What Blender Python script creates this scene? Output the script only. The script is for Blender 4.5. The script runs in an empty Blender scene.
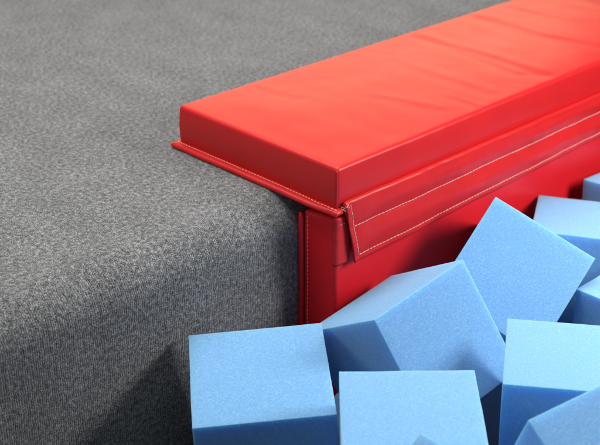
import bpy, bmesh, math, random
from mathutils import Matrix, Vector, noise

random.seed(5)
S = bpy.context.scene
COL = S.collection

# ----------------------------------------------------------------- helpers
def link(name, verts, faces, mat=None, parent=None, smooth=False, uvs=None):
    me = bpy.data.meshes.new(name)
    me.from_pydata(verts, [], faces)
    me.update()
    if uvs is not None:
        lay = me.uv_layers.new(name='unrolled')
        for lp in me.loops:
            lay.data[lp.index].uv = uvs[lp.vertex_index]
    bm = bmesh.new(); bm.from_mesh(me)
    bmesh.ops.recalc_face_normals(bm, faces=bm.faces)
    bm.to_mesh(me); bm.free()
    if smooth:
        for p in me.polygons: p.use_smooth = True
    o = bpy.data.objects.new(name, me)
    COL.objects.link(o)
    if mat: me.materials.append(mat)
    if parent: o.parent = parent
    return o

def tag(o, label=None, cat=None, group=None, kind=None):
    if label: o['label'] = label
    if cat: o['category'] = cat
    if group: o['group'] = group
    if kind: o['kind'] = kind
    return o

def empty(name, loc=(0, 0, 0)):
    o = bpy.data.objects.new(name, None); COL.objects.link(o); o.location = loc
    o.empty_display_size = .05
    return o

def smoothstep(a, b, x):
    t = min(1, max(0, (x - a) / (b - a))); return t * t * (3 - 2 * t)

def n3(x, y, z, k): return noise.noise(Vector((x * k, y * k, z * k)))

def sweep(sections):
    """closed loops of equal length -> solid with capped ends"""
    n = len(sections[0]); V = [p for s in sections for p in s]; F = []
    for i in range(len(sections) - 1):
        for j in range(n):
            a = i * n + j; b = i * n + (j + 1) % n
            F.append((a, b, b + n, a + n))
    for base in (0, (len(sections) - 1) * n):
        c = [sum(V[base + j][k] for j in range(n)) / n for k in range(3)]
        V.append(tuple(c)); ci = len(V) - 1
        for j in range(n): F.append((base + j, base + (j + 1) % n, ci))
    return V, F

def rounded_box(lo, hi, r, cuts, k=3):
    """box with rounded edges, each face a grid; shared welded vertices"""
    def axis(a, b, n):
        c = [a + r * (1 - math.cos(math.pi / 2 * i / k)) * .0 + r * i / k for i in range(k)]
        m = [a + r + (b - a - 2 * r) * i / n for i in range(n + 1)]
        e = [b - r + r * (i + 1) / k for i in range(k)]
        return c + m + e
    ax = [axis(lo[i], hi[i], cuts[i]) for i in range(3)]
    idx = {}; V = []; F = []
    def vid(p):
        key = tuple(round(c, 6) for c in p)
        if key not in idx:
            q = [min(max(p[i], lo[i] + r), hi[i] - r) for i in range(3)]
            d = Vector(p) - Vector(q)
            # cube -> sphere mapping on the rounded part
            if d.length > 1e-9:
                u = d / r
                x2, y2, z2 = (c * c for c in u)
                w = Vector((u.x * math.sqrt(max(0, 1 - y2/2 - z2/2 + y2*z2/3)),
                            u.y * math.sqrt(max(0, 1 - z2/2 - x2/2 + z2*x2/3)),
                            u.z * math.sqrt(max(0, 1 - x2/2 - y2/2 + x2*y2/3))))
                w = w.normalized() * r if w.length > 1e-9 else w
                p = tuple(Vector(q) + w)
            idx[key] = len(V); V.append(tuple(p))
        return idx[key]
    for a in range(3):
        b, c = (a + 1) % 3, (a + 2) % 3
        for side in (lo[a], hi[a]):
            for i in range(len(ax[b]) - 1):
                for j in range(len(ax[c]) - 1):
                    q = []
                    for (ii, jj) in ((i, j), (i + 1, j), (i + 1, j + 1), (i, j + 1)):
                        p = [0, 0, 0]; p[a] = side; p[b] = ax[b][ii]; p[c] = ax[c][jj]
                        q.append(vid(p))
                    F.append(tuple(q))
    return V, F

# --------------------------------------------------------------- materials
def new_mat(name):
    m = bpy.data.materials.new(name); m.use_nodes = True
    nt = m.node_tree; N = nt.nodes; L = nt.links
    return m, N, L, N['Principled BSDF']

def node(N, t, **kw):
    n = N.new(t)
    for k, v in kw.items():
        if k in n.inputs: n.inputs[k].default_value = v
        else: setattr(n, k, v)
    return n

def ramp(N, pts):
    r = N.new('ShaderNodeValToRGB'); e = r.color_ramp.elements
    while len(e) < len(pts): e.new(.5)
    for el, (p, c) in zip(e, pts):
        el.position = p; el.color = (*c, 1) if len(c) == 3 else c
    return r

def vinyl(name, base, rough=.36, weave=.25):
    m, N, L, B = new_mat(name)
    tc = node(N, 'ShaderNodeTexCoord')
    n1 = node(N, 'ShaderNodeTexNoise', Scale=9., Detail=4., Roughness=.55)
    L.new(tc.outputs['Object'], n1.inputs['Vector'])
    cr = ramp(N, [(.3, tuple(c * .93 for c in base)), (.7, tuple(min(1, c * 1.05) for c in base))])
    L.new(n1.outputs['Fac'], cr.inputs['Fac']); L.new(cr.outputs['Color'], B.inputs['Base Color'])
    n2 = node(N, 'ShaderNodeTexNoise', Scale=40., Detail=3.)
    L.new(tc.outputs['Object'], n2.inputs['Vector'])
    rr = node(N, 'ShaderNodeMapRange'); rr.inputs['To Min'].default_value = rough - .02; rr.inputs['To Max'].default_value = rough + .05
    L.new(n2.outputs['Fac'], rr.inputs['Value']); L.new(rr.outputs['Result'], B.inputs['Roughness'])
    # fine leather-like grain plus the soft unevenness of stretched sheet
    g = node(N, 'ShaderNodeTexNoise', Scale=900., Detail=2.)
    L.new(tc.outputs['Object'], g.inputs['Vector'])
    b1 = node(N, 'ShaderNodeBump', Strength=weave, Distance=.00025)
    L.new(g.outputs['Fac'], b1.inputs['Height'])
    w = node(N, 'ShaderNodeTexNoise', Scale=22., Detail=3., Roughness=.5)
    L.new(tc.outputs['Object'], w.inputs['Vector'])
    b2 = node(N, 'ShaderNodeBump', Strength=.12, Distance=.0022)
    L.new(w.outputs['Fac'], b2.inputs['Height']); L.new(b1.outputs['Normal'], b2.inputs['Normal'])
    L.new(b2.outputs['Normal'], B.inputs['Normal'])
    B.inputs['Specular IOR Level'].default_value = .30
    return m

RED = vinyl('red_vinyl', (.57, .0145, .016), .35)
RED_DEEP = vinyl('red_vinyl_wall', (.70, .013, .020), .36)
RED_WEB = vinyl('red_webbing', (.56, .016, .02), .55, .6)

def thread_mat():
    m, N, L, B = new_mat('cream_thread')
    tc = node(N, 'ShaderNodeTexCoord')
    n = node(N, 'ShaderNodeTexNoise', Scale=300.)
    L.new(tc.outputs['Object'], n.inputs['Vector'])
    c = ramp(N, [(.3, (.62, .5, .36)), (.7, (.85, .76, .62))])
    L.new(n.outputs['Fac'], c.inputs['Fac']); L.new(c.outputs['Color'], B.inputs['Base Color'])
    B.inputs['Roughness'].default_value = .8
    return m
THREAD = thread_mat()

def foam_mat():
    m, N, L, B = new_mat('blue_foam')
    tc = node(N, 'ShaderNodeTexCoord'); oi = node(N, 'ShaderNodeObjectInfo')
    mu = node(N, 'ShaderNodeVectorMath', operation='SCALE'); mu.inputs[3].default_value = 37.
    cx = node(N, 'ShaderNodeCombineXYZ')
    for i in range(3): L.new(oi.outputs['Random'], cx.inputs[i])
    L.new(cx.outputs[0], mu.inputs[0])
    ad = node(N, 'ShaderNodeVectorMath', operation='ADD')
    L.new(tc.outputs['Object'], ad.inputs[0]); L.new(mu.outputs[0], ad.inputs[1])
    P = ad.outputs[0]
    soft = node(N, 'ShaderNodeTexNoise', Scale=60., Detail=3.); L.new(P, soft.inputs['Vector'])
    cell = node(N, 'ShaderNodeTexNoise', Scale=135., Detail=3., Roughness=.8); L.new(P, cell.inputs['Vector'])
    c = ramp(N, [(.28, (.105, .29, .56)), (.5, (.155, .378, .67)), (.72, (.23, .475, .77))])
    mixf = node(N, 'ShaderNodeMix'); mixf.data_type = 'FLOAT'; mixf.inputs[0].default_value = .62
    L.new(soft.outputs['Fac'], mixf.inputs[2]); L.new(cell.outputs['Fac'], mixf.inputs[3])
    L.new(mixf.outputs[0], c.inputs['Fac'])
    # sparse pale glints: light on cut cell walls, painted into the colour, and sparse dark pores
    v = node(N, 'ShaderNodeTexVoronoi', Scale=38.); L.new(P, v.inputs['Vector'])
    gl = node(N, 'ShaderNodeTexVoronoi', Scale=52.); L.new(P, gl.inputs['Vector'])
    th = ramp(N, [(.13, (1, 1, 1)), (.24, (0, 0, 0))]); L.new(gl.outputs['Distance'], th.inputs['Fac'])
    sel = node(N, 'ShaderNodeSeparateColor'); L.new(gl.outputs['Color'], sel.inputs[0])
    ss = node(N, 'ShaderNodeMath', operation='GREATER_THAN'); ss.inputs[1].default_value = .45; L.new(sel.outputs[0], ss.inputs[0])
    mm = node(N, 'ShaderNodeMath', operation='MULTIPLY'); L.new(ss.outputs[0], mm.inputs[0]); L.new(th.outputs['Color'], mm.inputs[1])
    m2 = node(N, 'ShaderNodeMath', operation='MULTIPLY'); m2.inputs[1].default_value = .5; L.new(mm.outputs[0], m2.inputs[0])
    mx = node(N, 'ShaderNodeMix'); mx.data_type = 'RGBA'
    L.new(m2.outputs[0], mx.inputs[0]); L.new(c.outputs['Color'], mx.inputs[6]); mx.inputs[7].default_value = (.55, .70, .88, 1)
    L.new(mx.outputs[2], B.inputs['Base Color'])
    B.inputs['Roughness'].default_value = .85
    B.inputs['Specular IOR Level'].default_value = .25
    B.inputs['Sheen Weight'].default_value = .25; B.inputs['Sheen Roughness'].default_value = .5
    B.inputs['Subsurface Weight'].default_value = .5
    B.inputs['Subsurface Radius'].default_value = (.25, .6, 1.)
    B.inputs['Subsurface Scale'].default_value = .05
    bp = node(N, 'ShaderNodeBump', Strength=.32, Distance=.01)
    L.new(cell.outputs['Fac'], bp.inputs['Height']); L.new(bp.outputs['Normal'], B.inputs['Normal'])
    return m
FOAM = foam_mat()

def carpet_mat():
    m, N, L, B = new_mat('grey_ribbed_carpet')
    uv = node(N, 'ShaderNodeUVMap'); uv.uv_map = 'unrolled'
    def mapped(sx, sy):
        mp = node(N, 'ShaderNodeMapping'); mp.inputs['Scale'].default_value = (sx, sy, 1)
        L.new(uv.outputs[0], mp.inputs['Vector']); return mp.outputs[0]
    # heather: fibres of light and dark yarn, drawn out a little along the ribs
    f1 = node(N, 'ShaderNodeTexNoise', Scale=1., Detail=2., Roughness=.8); L.new(mapped(590, 430), f1.inputs['Vector'])
    f2 = node(N, 'ShaderNodeTexNoise', Scale=1., Detail=4., Roughness=.65); L.new(mapped(150, 120), f2.inputs['Vector'])
    f3 = node(N, 'ShaderNodeTexNoise', Scale=1., Detail=3.); L.new(mapped(14, 10), f3.inputs['Vector'])
    a = node(N, 'ShaderNodeMix'); a.data_type = 'FLOAT'; a.inputs[0].default_value = .40
    L.new(f1.outputs['Fac'], a.inputs[2]); L.new(f2.outputs['Fac'], a.inputs[3])
    b = node(N, 'ShaderNodeMix'); b.data_type = 'FLOAT'; b.inputs[0].default_value = .06
    L.new(a.outputs[0], b.inputs[2]); L.new(f3.outputs['Fac'], b.inputs[3])
    c = ramp(N, [(.36, (.012, .0125, .013)), (.475, (.11, .112, .115)), (.55, (.29, .297, .304)), (.65, (.62, .635, .652))])
    L.new(b.outputs[0], c.inputs['Fac']); L.new(c.outputs['Color'], B.inputs['Base Color'])
    # ribs up the face and over the edge; on the walked-on top the pile lies flat and they fade out
    wob = node(N, 'ShaderNodeTexNoise', Scale=1., Detail=3.); L.new(mapped(60, 38), wob.inputs['Vector'])
    sx = node(N, 'ShaderNodeSeparateXYZ'); L.new(uv.outputs[0], sx.inputs[0])
    w1 = node(N, 'ShaderNodeMath', operation='MULTIPLY_ADD'); w1.inputs[1].default_value = .0065
    L.new(wob.outputs['Fac'], w1.inputs[0]); L.new(sx.outputs[0], w1.inputs[2])
    w2 = node(N, 'ShaderNodeMath', operation='MULTIPLY'); w2.inputs[1].default_value = 2 * math.pi / .0038; L.new(w1.outputs[0], w2.inputs[0])
    w3 = node(N, 'ShaderNodeMath', operation='SINE'); L.new(w2.outputs[0], w3.inputs[0])
    fade = node(N, 'ShaderNodeMapRange', interpolation_type='SMOOTHSTEP')
    for k, v in zip(('From Min', 'From Max', 'To Min', 'To Max'), (.76, .95, .085, .015)): fade.inputs[k].default_value = v
    L.new(sx.outputs[1], fade.inputs['Value'])
    w4 = node(N, 'ShaderNodeMath', operation='MULTIPLY'); L.new(w3.outputs[0], w4.inputs[0]); L.new(fade.outputs['Result'], w4.inputs[1])
    w5 = node(N, 'ShaderNodeMath', operation='ADD'); L.new(w4.outputs[0], w5.inputs[0]); L.new(a.outputs[0], w5.inputs[1])
    bp = node(N, 'ShaderNodeBump', Strength=1., Distance=.005)
    L.new(w5.outputs[0], bp.inputs['Height']); L.new(bp.outputs['Normal'], B.inputs['Normal'])
    B.inputs['Roughness'].default_value = 1.
    B.inputs['Specular IOR Level'].default_value = .05
    B.inputs['Sheen Weight'].default_value = .3; B.inputs['Sheen Roughness'].default_value = .4
    return m
CARPET = carpet_mat()

def plain(name, col, rough=.9, sc=30):
    m, N, L, B = new_mat(name)
    tc = node(N, 'ShaderNodeTexCoord'); n = node(N, 'ShaderNodeTexNoise', Scale=sc, Detail=4.)
    L.new(tc.outputs['Object'], n.inputs['Vector'])
    c = ramp(N, [(.3, tuple(x * .8 for x in col)), (.7, col)])
    L.new(n.outputs['Fac'], c.inputs['Fac']); L.new(c.outputs['Color'], B.inputs['Base Color'])
    B.inputs['Roughness'].default_value = rough
    return m
PITMAT = plain('dark_pit_lining', (.03, .035, .05))

# ------------------------------------------------------------- the carpeted ledge
PITZ = -.82
def build_ledge():
    yf, r = .0865, .070
    prof = []          # (y, z, arc length)
    s = 0
    zs = [PITZ - .02 + i * ((-r) - (PITZ - .02)) / 30 for i in range(31)]
    for z in zs: prof.append((yf, z))
    for i in range(1, 13):
        a = math.pi / 2 * i / 12
        prof.append((yf + r - r * math.cos(a), -r + r * math.sin(a)))
    y = yf + r
    while y < 5.0:
        y += .02 if y < .7 else .25
        prof.append((y, 0))
    arc = [0]
    for a, b in zip(prof, prof[1:]): arc.append(arc[-1] + math.hypot(b[0] - a[0], b[1] - a[1]))
    xs = [-3.0 + .25 * i for i in range(8)] + [-1 + .02 * i for i in range(66)] + [.34 + .2 * i for i in range(25)]
    V, U, F = [], [], []
    for x in xs:
        for (y, z), a in zip(prof, arc):
            d = (.0022 if z < -.002 else .0008) * n3(x, y, z, 9) + (.0012 if z < -.002 else .0004) * n3(x, y, z, 30)
            V.append((x, y + (d if z < -.002 else 0), z + d * (1 if z > -.06 else 0))); U.append((x, a))
    n = len(prof)
    for i in range(len(xs) - 1):
        for j in range(n - 1):
            F.append((i * n + j, i * n + j + 1, (i + 1) * n + j + 1, (i + 1) * n + j))
    o = link('floor', V, F, CARPET, smooth=True, uvs=U)
    tag(o, 'raised floor in grey heathered carpet that rolls over a rounded edge into the pit', 'floor', kind='structure')
build_ledge()
V = [(-3, -4, PITZ), (5.1, -4, PITZ), (5.1, .3, PITZ), (-3, .3, PITZ)]
tag(link('pit_floor', V, [(0, 1, 2, 3)], PITMAT), 'dark bottom of the foam pit', 'pit floor', kind='structure')

# ------------------------------------------------------------------- stitching
def stitch(name, path, nrm, parent, rad=.0009, dash=.0058, gap=.0016, mat=None):
    """row of thread dashes along a polyline, each a small six-sided capsule half sunk in the vinyl"""
    P = [Vector(p) for p in path]; V, F = [], []
    seg = [(b - a).length for a, b in zip(P, P[1:])]; total = sum(seg)
    def at(s):
        for a, b, l in zip(P, P[1:], seg):
            if s <= l or l == seg[-1] and b is P[-1]: return a.lerp(b, min(1, s / l)), (b - a).normalized()
            s -= l
        return P[-1], (P[-1] - P[-2]).normalized()
    s = 0; nrm = Vector(nrm).normalized()
    while s < total - dash:
        dl = dash * random.uniform(.85, 1.12)
        a, t = at(s); b, _ = at(min(total, s + dl))
        side = t.cross(nrm).normalized(); up = side.cross(t).normalized()
        if up.dot(nrm) < 0: up = -up
        jit = random.uniform(-.0003, .0003)
        base = len(V)
        for f, w, lift in ((0, .15, -.6), (.12, .8, .0), (.5, 1, .35), (.88, .8, .0), (1, .15, -.6)):
            c = a.lerp(b, f) + up * rad * lift + side * jit * (1 - 2 * f)
            for k in range(6):
                an = math.pi / 3 * k
                V.append(tuple(c + side * rad * w * math.cos(an) + up * rad * w * math.sin(an)))
        for i in range(4):
            for k in range(6):
                p = base + i * 6 + k; q = base + i * 6 + (k + 1) % 6
                F.append((p, q, q + 6, p + 6))
        F.append(tuple(base + k for k in range(6))); F.append(tuple(base + 24 + k for k in range(6)))
        s += dl + gap
    return link(name, V, F, mat or THREAD, parent, smooth=True)

# ------------------------------------------------------------------ the edge pad
LX, W, T = 2.3, .402, .079
pad = tag(empty('edge_pad'), 'long padded bar in bright red vinyl lying along the rim of the grey carpet', 'pad')

CREASE = [  # polyline across the top (x, y), width, height
    ([(.822, .40), (.818, .31), (.797, .18), (.812, .06)], .017, .0042),
    ([(.626, .40), (.617, .29), (.613, .20), (.604, .04)], .014, .0036),
    ([(.928, .39), (.915, .25), (.922, .12)], .013, .0034),
    ([(.600, .28), (.583, .18), (.566, .07)], .010, .0022),
    ([(.376, .10), (.380, .0)], .007, .0020),
    ([(.285, .20), (.322, .06)], .012, .0014),
    ([(.470, .34), (.455, .18), (.452, .05)], .013, .0012),
    ([(1.06, .39), (1.04, .2), (1.05, .1)], .018, .0022),
    ([(.170, .40), (.185, .28)], .012, .0012),
    ([(.264, .05), (.265, .0)], .005, .0016),
    ([(.500, .06), (.503, .0)], .006, .0014),
]
def crease(x, y):
    h = 0
    for pts, w, a in CREASE:
        if abs(x - pts[0][0]) > .12: continue
        best = None
        for (x0, y0), (x1, y1) in zip(pts, pts[1:]):
            dx, dy = x1 - x0, y1 - y0; t = ((x - x0) * dx + (y - y0) * dy) / (dx * dx + dy * dy)
            t = min(1, max(0, t)); ex, ey = x - x0 - t * dx, y - y0 - t * dy
            d = math.copysign(math.hypot(ex, ey), ex)
            if best is None or abs(d) < abs(best): best = d
        # ridge with a trough on its near side
        q = best / w
        e = smoothstep(0, .05, y - pts[-1][1] + .06) * smoothstep(0, .06, pts[0][1] - y + .012)
        h += .34 * a * e * (math.exp(-q * q) - .75 * math.exp(-((q + 1.5) ** 2)))
    return h

def build_pad():
    V, F = rounded_box((0, 0, .003), (LX, W, T), .0065, (260, 56, 8), 4)
    out = []
    for (x, y, z) in V:
        tz = smoothstep(T - .012, T - .002, z)
        inset = min(1, min(x, W - y, max(0, y) + .02) / .05)
        crown = .0035 * max(0, math.sin(math.pi * min(1, max(0, y / W)))) * smoothstep(0, .12, x)
        zz = z + .013 * min(max(x, 0), 1.3) * smoothstep(.85, .0, y / W) * max(0, z / T) + tz * (crown + crease(x, y) + .0007 * n3(x * .7, y, 0, 11) * inset + .0004 * n3(x, y * .4, 3, 26))
        fy = smoothstep(.02, 0, y)
        side = math.sin(math.pi * min(1, max(0, z / T)))
        yy = y + fy * (-.0030 * side + .0012 * n3(x, 7, z, 8) * side + .0007 * n3(x, 2, z * .3, 40) * smoothstep(.04, .08, z))
        fx = smoothstep(.02, 0, x)
        xx = x + fx * (-.0035 * side + .0016 * n3(1, y, z, 9) * side)
        out.append((xx, yy, zz))
    link('cover', out, F, RED, pad, smooth=True)
    # raised seam up the near corner
    sec = []
    for i in range(15):
        z = .006 + (T - .010) * i / 14
        b = .0026 * math.sin(math.pi * min(1, z / T))
        c = (.0009 - b * .8, .0012 - b * .7, z)
        sec.append([(c[0] + .0016 * math.cos(a * math.pi / 4) , c[1] + .0016 * math.sin(a * math.pi / 4), z) for a in range(8)])
    V, F = sweep(sec); link('seam', V, F, RED, pad, smooth=True)
build_pad()

def build_flange():
    sec = []
    n = 90
    y0, y1 = -.011, W + .006
    for i in range(n + 1):
        y = y0 + (y1 - y0) * i / n
        wv = .0012 * n3(0, y, 5, 14) + .0006 * n3(0, y, 9, 45)
        e = -.0185 + wv + .004 * smoothstep(.05, -.01, y)
        dz = .0008 * n3(3, y, 1, 12) - .0022 * smoothstep(.14, .02, y)
        taper = 1 - .35 * (i in (0, n))
        loop = [(.004, .0105), (-.003, .0098), (-.008, .0095), (-.0125, .0092), (e + .002, .0080), (e, .0050), (e + .0008, .0015), (e + .004, -.0008),
                (-.009, .0004), (-.004, .0016), (.004, .0020)]
        sec.append([(x, y, .005 + (z - .005) * taper + dz + .0006) for x, z in loop])
    V, F = sweep(sec); f = link('flange', V, F, RED, pad, smooth=True)
    path = [(-.0060 + .0003 * math.sin(i), -.006 + (W + .008) * i / 40, .0104 - .0022 * smoothstep(.14, .02, -.006 + (W + .008) * i / 40)) for i in range(41)]
    stitch('stitching', path, (-.2, 0, 1), f, rad=.0005, dash=.0062, gap=.0014)
build_flange()

# flap sewn under the front edge, hanging down over the wall pad
RISE = .018 / .72
def flap_z(x, zz):
    """height of a point of the flap: it runs slightly uphill and gets narrower along the pad"""
    return -.031 + (zz + .031) * (1 - .29 * min(max(x, 0), 1.3)) + RISE * min(x, 1.3)
def flap_y(x, zz):
    """outer face of the flap: pucker at the two seams, soft waves between"""
    wave = .0022 * n3(x, 0, zz * .5, 9) + .0014 * n3(x * 1.2, 4, zz, 24) + .0011 * n3(x, 8, zz * .6, 62)
    hang = -.0035 * smoothstep(0, -.1, zz)
    belly = -.0035 * math.exp(-((zz + .062) / .016) ** 2) - .003 * math.exp(-((zz + .008) / .014) ** 2)
    k = .35 + .65 * smoothstep(.035, .09, x)
    belly *= k; wave *= k
    groove = .0016 * math.exp(-((zz + .031) / .0035) ** 2) + .0012 * math.exp(-((zz + .087) / .003) ** 2)
    return -.0118 + hang + belly + groove + wave
def flap_end(z): return .0105 + .0205 * (0.0136 - z) / .1116

def build_flap():
    zs = [.012, .006, 0, -.006, -.012, -.018, -.024, -.028, -.031, -.034, -.039, -.045, -.051, -.057, -.063, -.069, -.075, -.080, -.084, -.087, -.090, -.094]
    sec = []
    us = [0, .0012, .003, .006, .010, .014] + [.02 + .0085 * i for i in range(265)]
    for u in us:
        loop = []
        thick = .0036
        edge = math.exp(-(u / .0035) ** 2)                 # rolled left hem
        pinch = .0016 * math.exp(-((u - .0115) / .003) ** 2)
        sq = 1 - .75 * smoothstep(.003, 0, u)
        def P(z, dy):
            x = flap_end(z) + u
            y = flap_y(x, z) - .0012 * edge + pinch
            return (x, y + dy, flap_z(x, z))
        mid = thick * .5
        # folded top: goes from the pad face forward and over
        xt = flap_end(.02) + u
        yt = flap_y(xt, .012)
        loop.append((xt, .0015 if u > .004 else -.003, flap_z(xt, .0165)))
        loop.append((xt, yt * .6, flap_z(xt, .0190)))
        loop.append((xt, yt * .97, flap_z(xt, .0172)))
        for z in zs: loop.append(P(z, mid * (1 - sq)))
        zb = -.098 + .0009 * n3(u, 0, 0, 30)
        loop.append(P(zb, .0006)); loop.append(P(zb - .0012, .0028)); loop.append(P(zb, .0052))
        for z in reversed(zs): loop.append(P(z, thick - mid * (1 - sq) + .0009 * math.exp(-((z + .093) / .005) ** 2)))
        loop.append((xt, yt * .5 + .001, flap_z(xt, .0140)))
        sec.append(loop)
    V, F = sweep(sec)
    f = link('flap', V, F, RED, pad, smooth=True)
    for zz in (-.031, -.087):
        path = []
        x = flap_end(zz) + (.0115 if zz < -.05 else .012)
        while x < 2.2:
            z = zz + .0006 * n3(x, 0, zz * 50, 18)
            path.append((x, flap_y(x, z) - .0002, flap_z(x, z))); x += .007
        stitch('stitching', path, (0, -1, .1), f, rad=.0006, dash=.0078, gap=.0005)
    path = []
    for i in range(20):
        z = .012 - .097 * i / 19; x = flap_end(z) + .0108
        path.append((x, flap_y(x, z) + .0010, flap_z(x, z)))
    stitch('stitching', path, (0, -1, .1), f, rad=.0006, dash=.0068, gap=.0005)
build_flap()

def build_threads():
    V, F = [], []
    for pts in ([(.004, -.006, .012), (.008, -.010, .009), (.011, -.013, .012), (.015, -.012, .014)],
                [(.002, -.008, .010), (.007, -.012, .006), (.010, -.011, .003)],
                [(.010, -.010, .013), (.013, -.014, .009), (.016, -.013, .010)]):
        sec = []
        for i, p in enumerate(pts):
            sec.append([(p[0] + .0005 * math.cos(a * 1.257), p[1] + .0005 * math.sin(a * 1.257), p[2] + .0004 * math.sin(a * 2.5)) for a in range(5)])
        v, f = sweep(sec); b = len(V); V += v; F += [tuple(i + b for i in q) for q in f]
    link('loose_thread', V, F, THREAD, pad, smooth=True)
build_threads()

# ------------------------------------------------------------------ the wall pad
wall = tag(empty('wall_pad', (0, 0, 0)), 'upright red vinyl pad lining the pit wall below the hanging flap', 'wall pad')
def build_wall():
    V, F = rounded_box((0, .0015, PITZ + .004), (LX, .081, -.0145), .008, (150, 6, 60), 3)
    out = []
    for x, y, z in V:
        fy = smoothstep(.03, .0, y)
        yy = y + fy * (.0028 * n3(x, 0, z, 5) + .0012 * n3(x, 3, z, 15) + .0008) + .0
        fx = smoothstep(.02, 0, x)
        xx = x + fx * (.003 * math.sin(math.pi * min(1, max(0, y / .085))) + .0016 * n3(2, y, z, 10))
        zz = z - smoothstep(-.05, -.02, z) * smoothstep(.3, 0, x) * .006 * smoothstep(0, .085, y)
        out.append((xx, max(yy, .0012), zz))
    link('panel', out, F, RED_DEEP, wall, smooth=True)
    sec = []
    for i in range(70):
        z = -.0235 + (PITZ + .03) * i / 69 * .97
        wv = .0007 * n3(1, 1, z, 20)
        cy, cx = .0805, -.0030 + wv
        k = .8 if i == 0 else 1
        sec.append([(cx + k * .0045 * math.cos(a * math.pi / 5), cy + k * .0052 * math.sin(a * math.pi / 5), z) for a in range(10)])
    V, F = sweep(sec); link('piping', V, F, RED_DEEP, wall, smooth=True)
    path = [(.0012 + .0016 * n3(2, .0690, z, 10), .0690, z) for z in [-.028 - .75 * i / 60 for i in range(61)]]
    stitch('stitching', path, (-1, 0, 0), wall, rad=.0005, dash=.0058, gap=.002)
    # short strip of webbing folded round the corner behind the flap's end
    sec = []
    for i in range(24):
        z = -.0095 - .0885 * i / 23
        w = .0014 * n3(0, 0, z, 60); w2 = .001 * n3(5, 0, z, 90)
        b = .0008 * n3(9, 1, z, 50)
        k = .6 if i in (0, 23) else 1
        sec.append([(-.0028 + w - b, .0068, z), (-.0040 + w - b, .002, z), (-.0024 + w, -.0026 * k, z), (.004, -.0040 * k + b, z), (.013, -.0036 * k + w2, z), (.022, -.0040 * k, z),
                    (.0290 + w2, -.0030 * k, z), (.0292 + w2, .0022, z), (.010, .0026, z), (.001, .0040, z)])
    V, F = sweep(sec); t = link('fastening_strip', V, F, RED_WEB, wall, smooth=True)
    stitch('stitching', [(.0045, -.0042, -.022), (.020, -.0042, -.022)], (0, -1, 0), t, rad=.0005, dash=.004, gap=.003)
build_wall()

# ------------------------------------------------------------------- foam cubes
TOP = {
    'A': ([0.7746, 0.6147, -0.1485, -0.6296, 0.7718, -0.0896, 0.0595, 0.1629, 0.9849], [-0.23535, -0.07522, -0.26598], 0.214, 1),
    'B': ([0.712, 0.7016, -0.0265, -0.7018, 0.7123, 0.0027, 0.0208, 0.0167, 0.9996], [-0.21581, -0.36378, -0.2081], 0.1984, 1),
    'C': ([0.9848, 0.1149, -0.13, -0.0306, 0.8526, 0.5217, 0.1708, -0.5098, 0.8432], [0.00963, -0.16405, -0.19475], 0.2017, 1),
    'D': ([0.3737, 0.7742, -0.5108, -0.8215, 0.0205, -0.5698, -0.4307, 0.6326, 0.6437], [0.29001, -0.13778, -0.19016], 0.1992, 0.92),
    'E': ([0.5926, 0.8055, -0.0003, -0.8054, 0.5926, 0.0104, 0.0085, -0.0059, 1.0], [0.05067, -0.44142, -0.19724], 0.1945, 1),
    'F': ([0.5312, 0.8456, 0.0525, -0.8472, 0.5311, 0.0175, -0.0131, -0.0538, 0.9985], [0.5262, -0.12847, -0.23185], 0.1833, 1),
    'G': ([0.9989, -0.0028, 0.0476, 0.0001, 0.9984, 0.0558, -0.0477, -0.0557, 0.9973], [0.753, -0.13583, -0.22782], 0.1963, 1),
    'H': ([-0.3306, 0.7755, -0.5379, -0.9017, -0.0912, 0.4227, 0.2787, 0.6247, 0.7294], [-0.34758, -0.56648, -0.17947], 0.1964, 1),
    'I': ([0.9403, 0.1673, -0.2964, -0.2899, 0.85, -0.4398, 0.1784, 0.4995, 0.8478], [-0.13221, -0.64209, -0.13177], 0.1949, 1),
    'J': ([0.9996, -0.0286, -0.0017, 0.0286, 0.9994, -0.0181, 0.0022, 0.018, 0.9998], [0.41743, -0.35899, -0.25616], 0.1967, 1),
}
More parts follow.
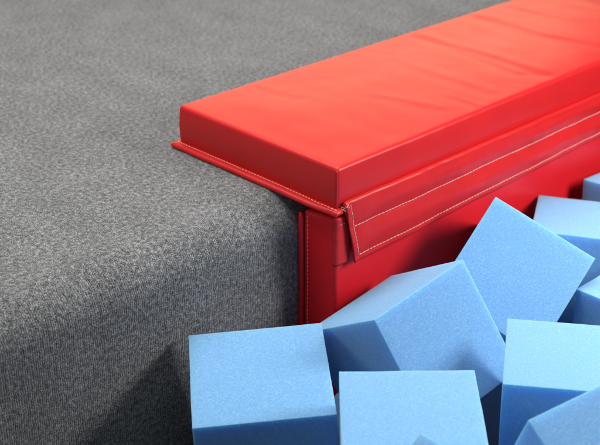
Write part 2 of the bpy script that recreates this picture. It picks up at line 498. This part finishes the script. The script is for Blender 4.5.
BURIED = [
    ([0.9859, -0.1241, -0.1123, 0.1215, 0.9922, -0.0297, 0.1151, 0.0156, 0.9932], [-0.2956, -0.1507, -0.492]),
    ([0.9527, -0.2369, -0.1902, 0.2404, 0.9707, -0.0048, 0.1858, -0.0411, 0.9817], [-0.053, -0.1286, -0.452]),
    ([0.9775, -0.0745, -0.1974, 0.0768, 0.997, 0.0042, 0.1965, -0.0193, 0.9803], [0.3949, -0.1311, -0.438]),
    ([0.1321, -0.9724, -0.1924, 0.9874, 0.1119, 0.1122, -0.0876, -0.2048, 0.9749], [0.6468, -0.1229, -0.446]),
    ([0.2038, -0.9728, 0.1106, 0.794, 0.2303, 0.5626, -0.5728, -0.0268, 0.8193], [0.8939, -0.1601, -0.466]),
    ([0.0453, -0.9962, 0.074, 0.989, 0.0551, 0.1369, -0.1405, 0.067, 0.9878], [-0.2932, -0.3846, -0.418]),
    ([0.2311, -0.9721, 0.0405, 0.9727, 0.2316, 0.0103, -0.0193, 0.037, 0.9991], [0.4074, -0.3747, -0.46]),
    ([0.0973, -0.995, 0.0218, 0.9952, 0.0972, -0.0081, 0.0059, 0.0225, 0.9997], [0.6212, -0.3845, -0.458]),
    ([0.1309, -0.9843, -0.1181, 0.9887, 0.1384, -0.0578, 0.0733, -0.1092, 0.9913], [-0.2905, -0.6078, -0.44]),
    ([0.9976, -0.0493, 0.0485, 0.0535, 0.9947, -0.0883, -0.0439, 0.0906, 0.9949], [-0.0531, -0.6021, -0.4]),
    ([0.0243, -0.9959, 0.087, 0.9841, 0.0085, -0.1775, 0.176, 0.0899, 0.9803], [0.1819, -0.6012, -0.418]),
    ([0.1107, -0.9921, 0.0597, 0.9646, 0.0928, -0.2469, 0.2394, 0.085, 0.9672], [0.39, -0.6193, -0.414]),
]

def cube_mesh(name, sz=1.0, seed=0):
    V, F = rounded_box((-.5, -.5, -.5 * sz), (.5, .5, .5 * sz), .005, (14, 14, 14), 2)
    out = []
    for x, y, z in V:
        q = Vector((x, y, z)); d = q.normalized()
        a = .0035 * noise.noise(q * 2.1 + Vector((seed, 0, 0))) + .0022 * noise.noise(q * 6 + Vector((0, seed, 3)))
        out.append(tuple(q + d * a))
    o = link(name, out, F, FOAM, smooth=False)
    me = o.data
    for p in me.polygons: p.use_smooth = True
    return o
GROUP = 'blue foam cubes filling the pit'
LABELS = {
 'A': 'leftmost blue foam cube, standing level against the grey carpeted side',
 'B': 'level blue foam cube in front, between the leftmost and bottom right cubes',
 'C': 'tilted blue foam cube below the red flap\'s end, left side in deep shade',
 'D': 'blue foam cube propped on edge by the red wall, one corner pointing straight up',
 'E': 'level blue foam cube lying in front of the corner-up one at the wall',
 'F': 'level blue foam cube at the red wall half hidden behind the corner-up one',
 'G': 'blue foam cube at the far right by the red wall pad, only a corner visible',
 'H': 'blue foam cube of which only a small peak shows at the bottom edge',
 'I': 'nearest blue foam cube in the bottom right corner, its bright top tilted towards us',
 'J': 'blue foam cube low in shade right of the corner-up one, a wedge lit',
}
protos = [cube_mesh('foam_cube', 1.0, 0), None, None]
first = protos[0]
mesh_b = cube_mesh('foam_cube', 1.0, 4.7); mesh_c = cube_mesh('foam_cube', TOP['D'][3], 9.1)
pool = {'D': mesh_c.data}
used = set()
def place(o, m, t, s):
    M = Matrix((m[0:3], m[3:6], m[6:9])).to_4x4()
    o.matrix_world = Matrix.Translation(t) @ M @ Matrix.Scale(s, 4)
i = 0
for key, (m, t, s, sz) in TOP.items():
    if key == 'A': o = first
    elif key == 'B': o = mesh_b
    elif key == 'D': o = mesh_c
    else:
        src = (first, mesh_b)[i % 2]
        o = src.copy(); COL.objects.link(o)
    place(o, m, t, s); tag(o, LABELS[key], 'foam cube', GROUP); i += 1
for k, (m, t) in enumerate(BURIED):
    o = (first, mesh_b)[k % 2].copy(); COL.objects.link(o)
    place(o, m, t, .198)
    tag(o, 'blue foam cube buried in the dark under the top layer of the pit', 'foam cube', GROUP)

# ------------------------------------------------------------------- camera
cam = bpy.data.cameras.new('camera'); co = bpy.data.objects.new('camera', cam); COL.objects.link(co)
co.location = (-1.45678, -1.42371, .95769)
co.rotation_euler = (math.pi / 2 - .44649, 0, -(math.pi/2 - .76735) if False else -.76735)
cam.sensor_width = 36; cam.lens = 1373.4 / 600 * 36
cam.clip_start = .05; cam.clip_end = 60
cam.dof.use_dof = True; cam.dof.focus_distance = 2.16; cam.dof.aperture_fstop = 5.6
S.camera = co

# ------------------------------------------------------------------- light
def area(name, loc, target, size, power, col=(1, 1, 1), sizey=None):
    l = bpy.data.lights.new(name, 'AREA'); l.energy = power; l.color = col
    l.shape = 'RECTANGLE' if sizey else 'SQUARE'; l.size = size
    if sizey: l.size_y = sizey
    o = bpy.data.objects.new(name, l); COL.objects.link(o); o.location = loc
    o.rotation_euler = (Vector(target) - Vector(loc)).to_track_quat('-Z', 'Y').to_euler()
    return o
LD = Vector((.32, -.72, .60)).normalized()
tgt = Vector((.33, -.15, -.1))
area('key_lamp', tgt + LD * 1.0, tgt, .40, 15.2, (1, .975, .985))
area('overhead_softbox', (.15, .55, 2.35), (.0, .2, 0), 2.5, 109, (1, .975, .93), 2.5)
area('back_softbox', (3.3, 3.7, 1.25), (.3, .2, 0), 3.2, 35, (1, .85, .50), 1.1)
area('side_fill', (-3.2, .95, 1.5), (0, .1, 0), 1.6, 24, (1, .97, .93), 1.6)  # added fill, no known source: brightens the left-facing ends and cube sides

world = bpy.data.worlds.new('World'); S.world = world; world.use_nodes = True
bg = world.node_tree.nodes['Background']; bg.inputs[0].default_value = (.9, .95, 1, 1); bg.inputs[1].default_value = .09

S.view_settings.view_transform = 'Standard'; S.view_settings.look = 'None'
S.view_settings.exposure = 0; S.view_settings.gamma = 1
S.render.engine = 'CYCLES'
S.cycles.use_denoising = True
S.cycles.max_bounces = 8
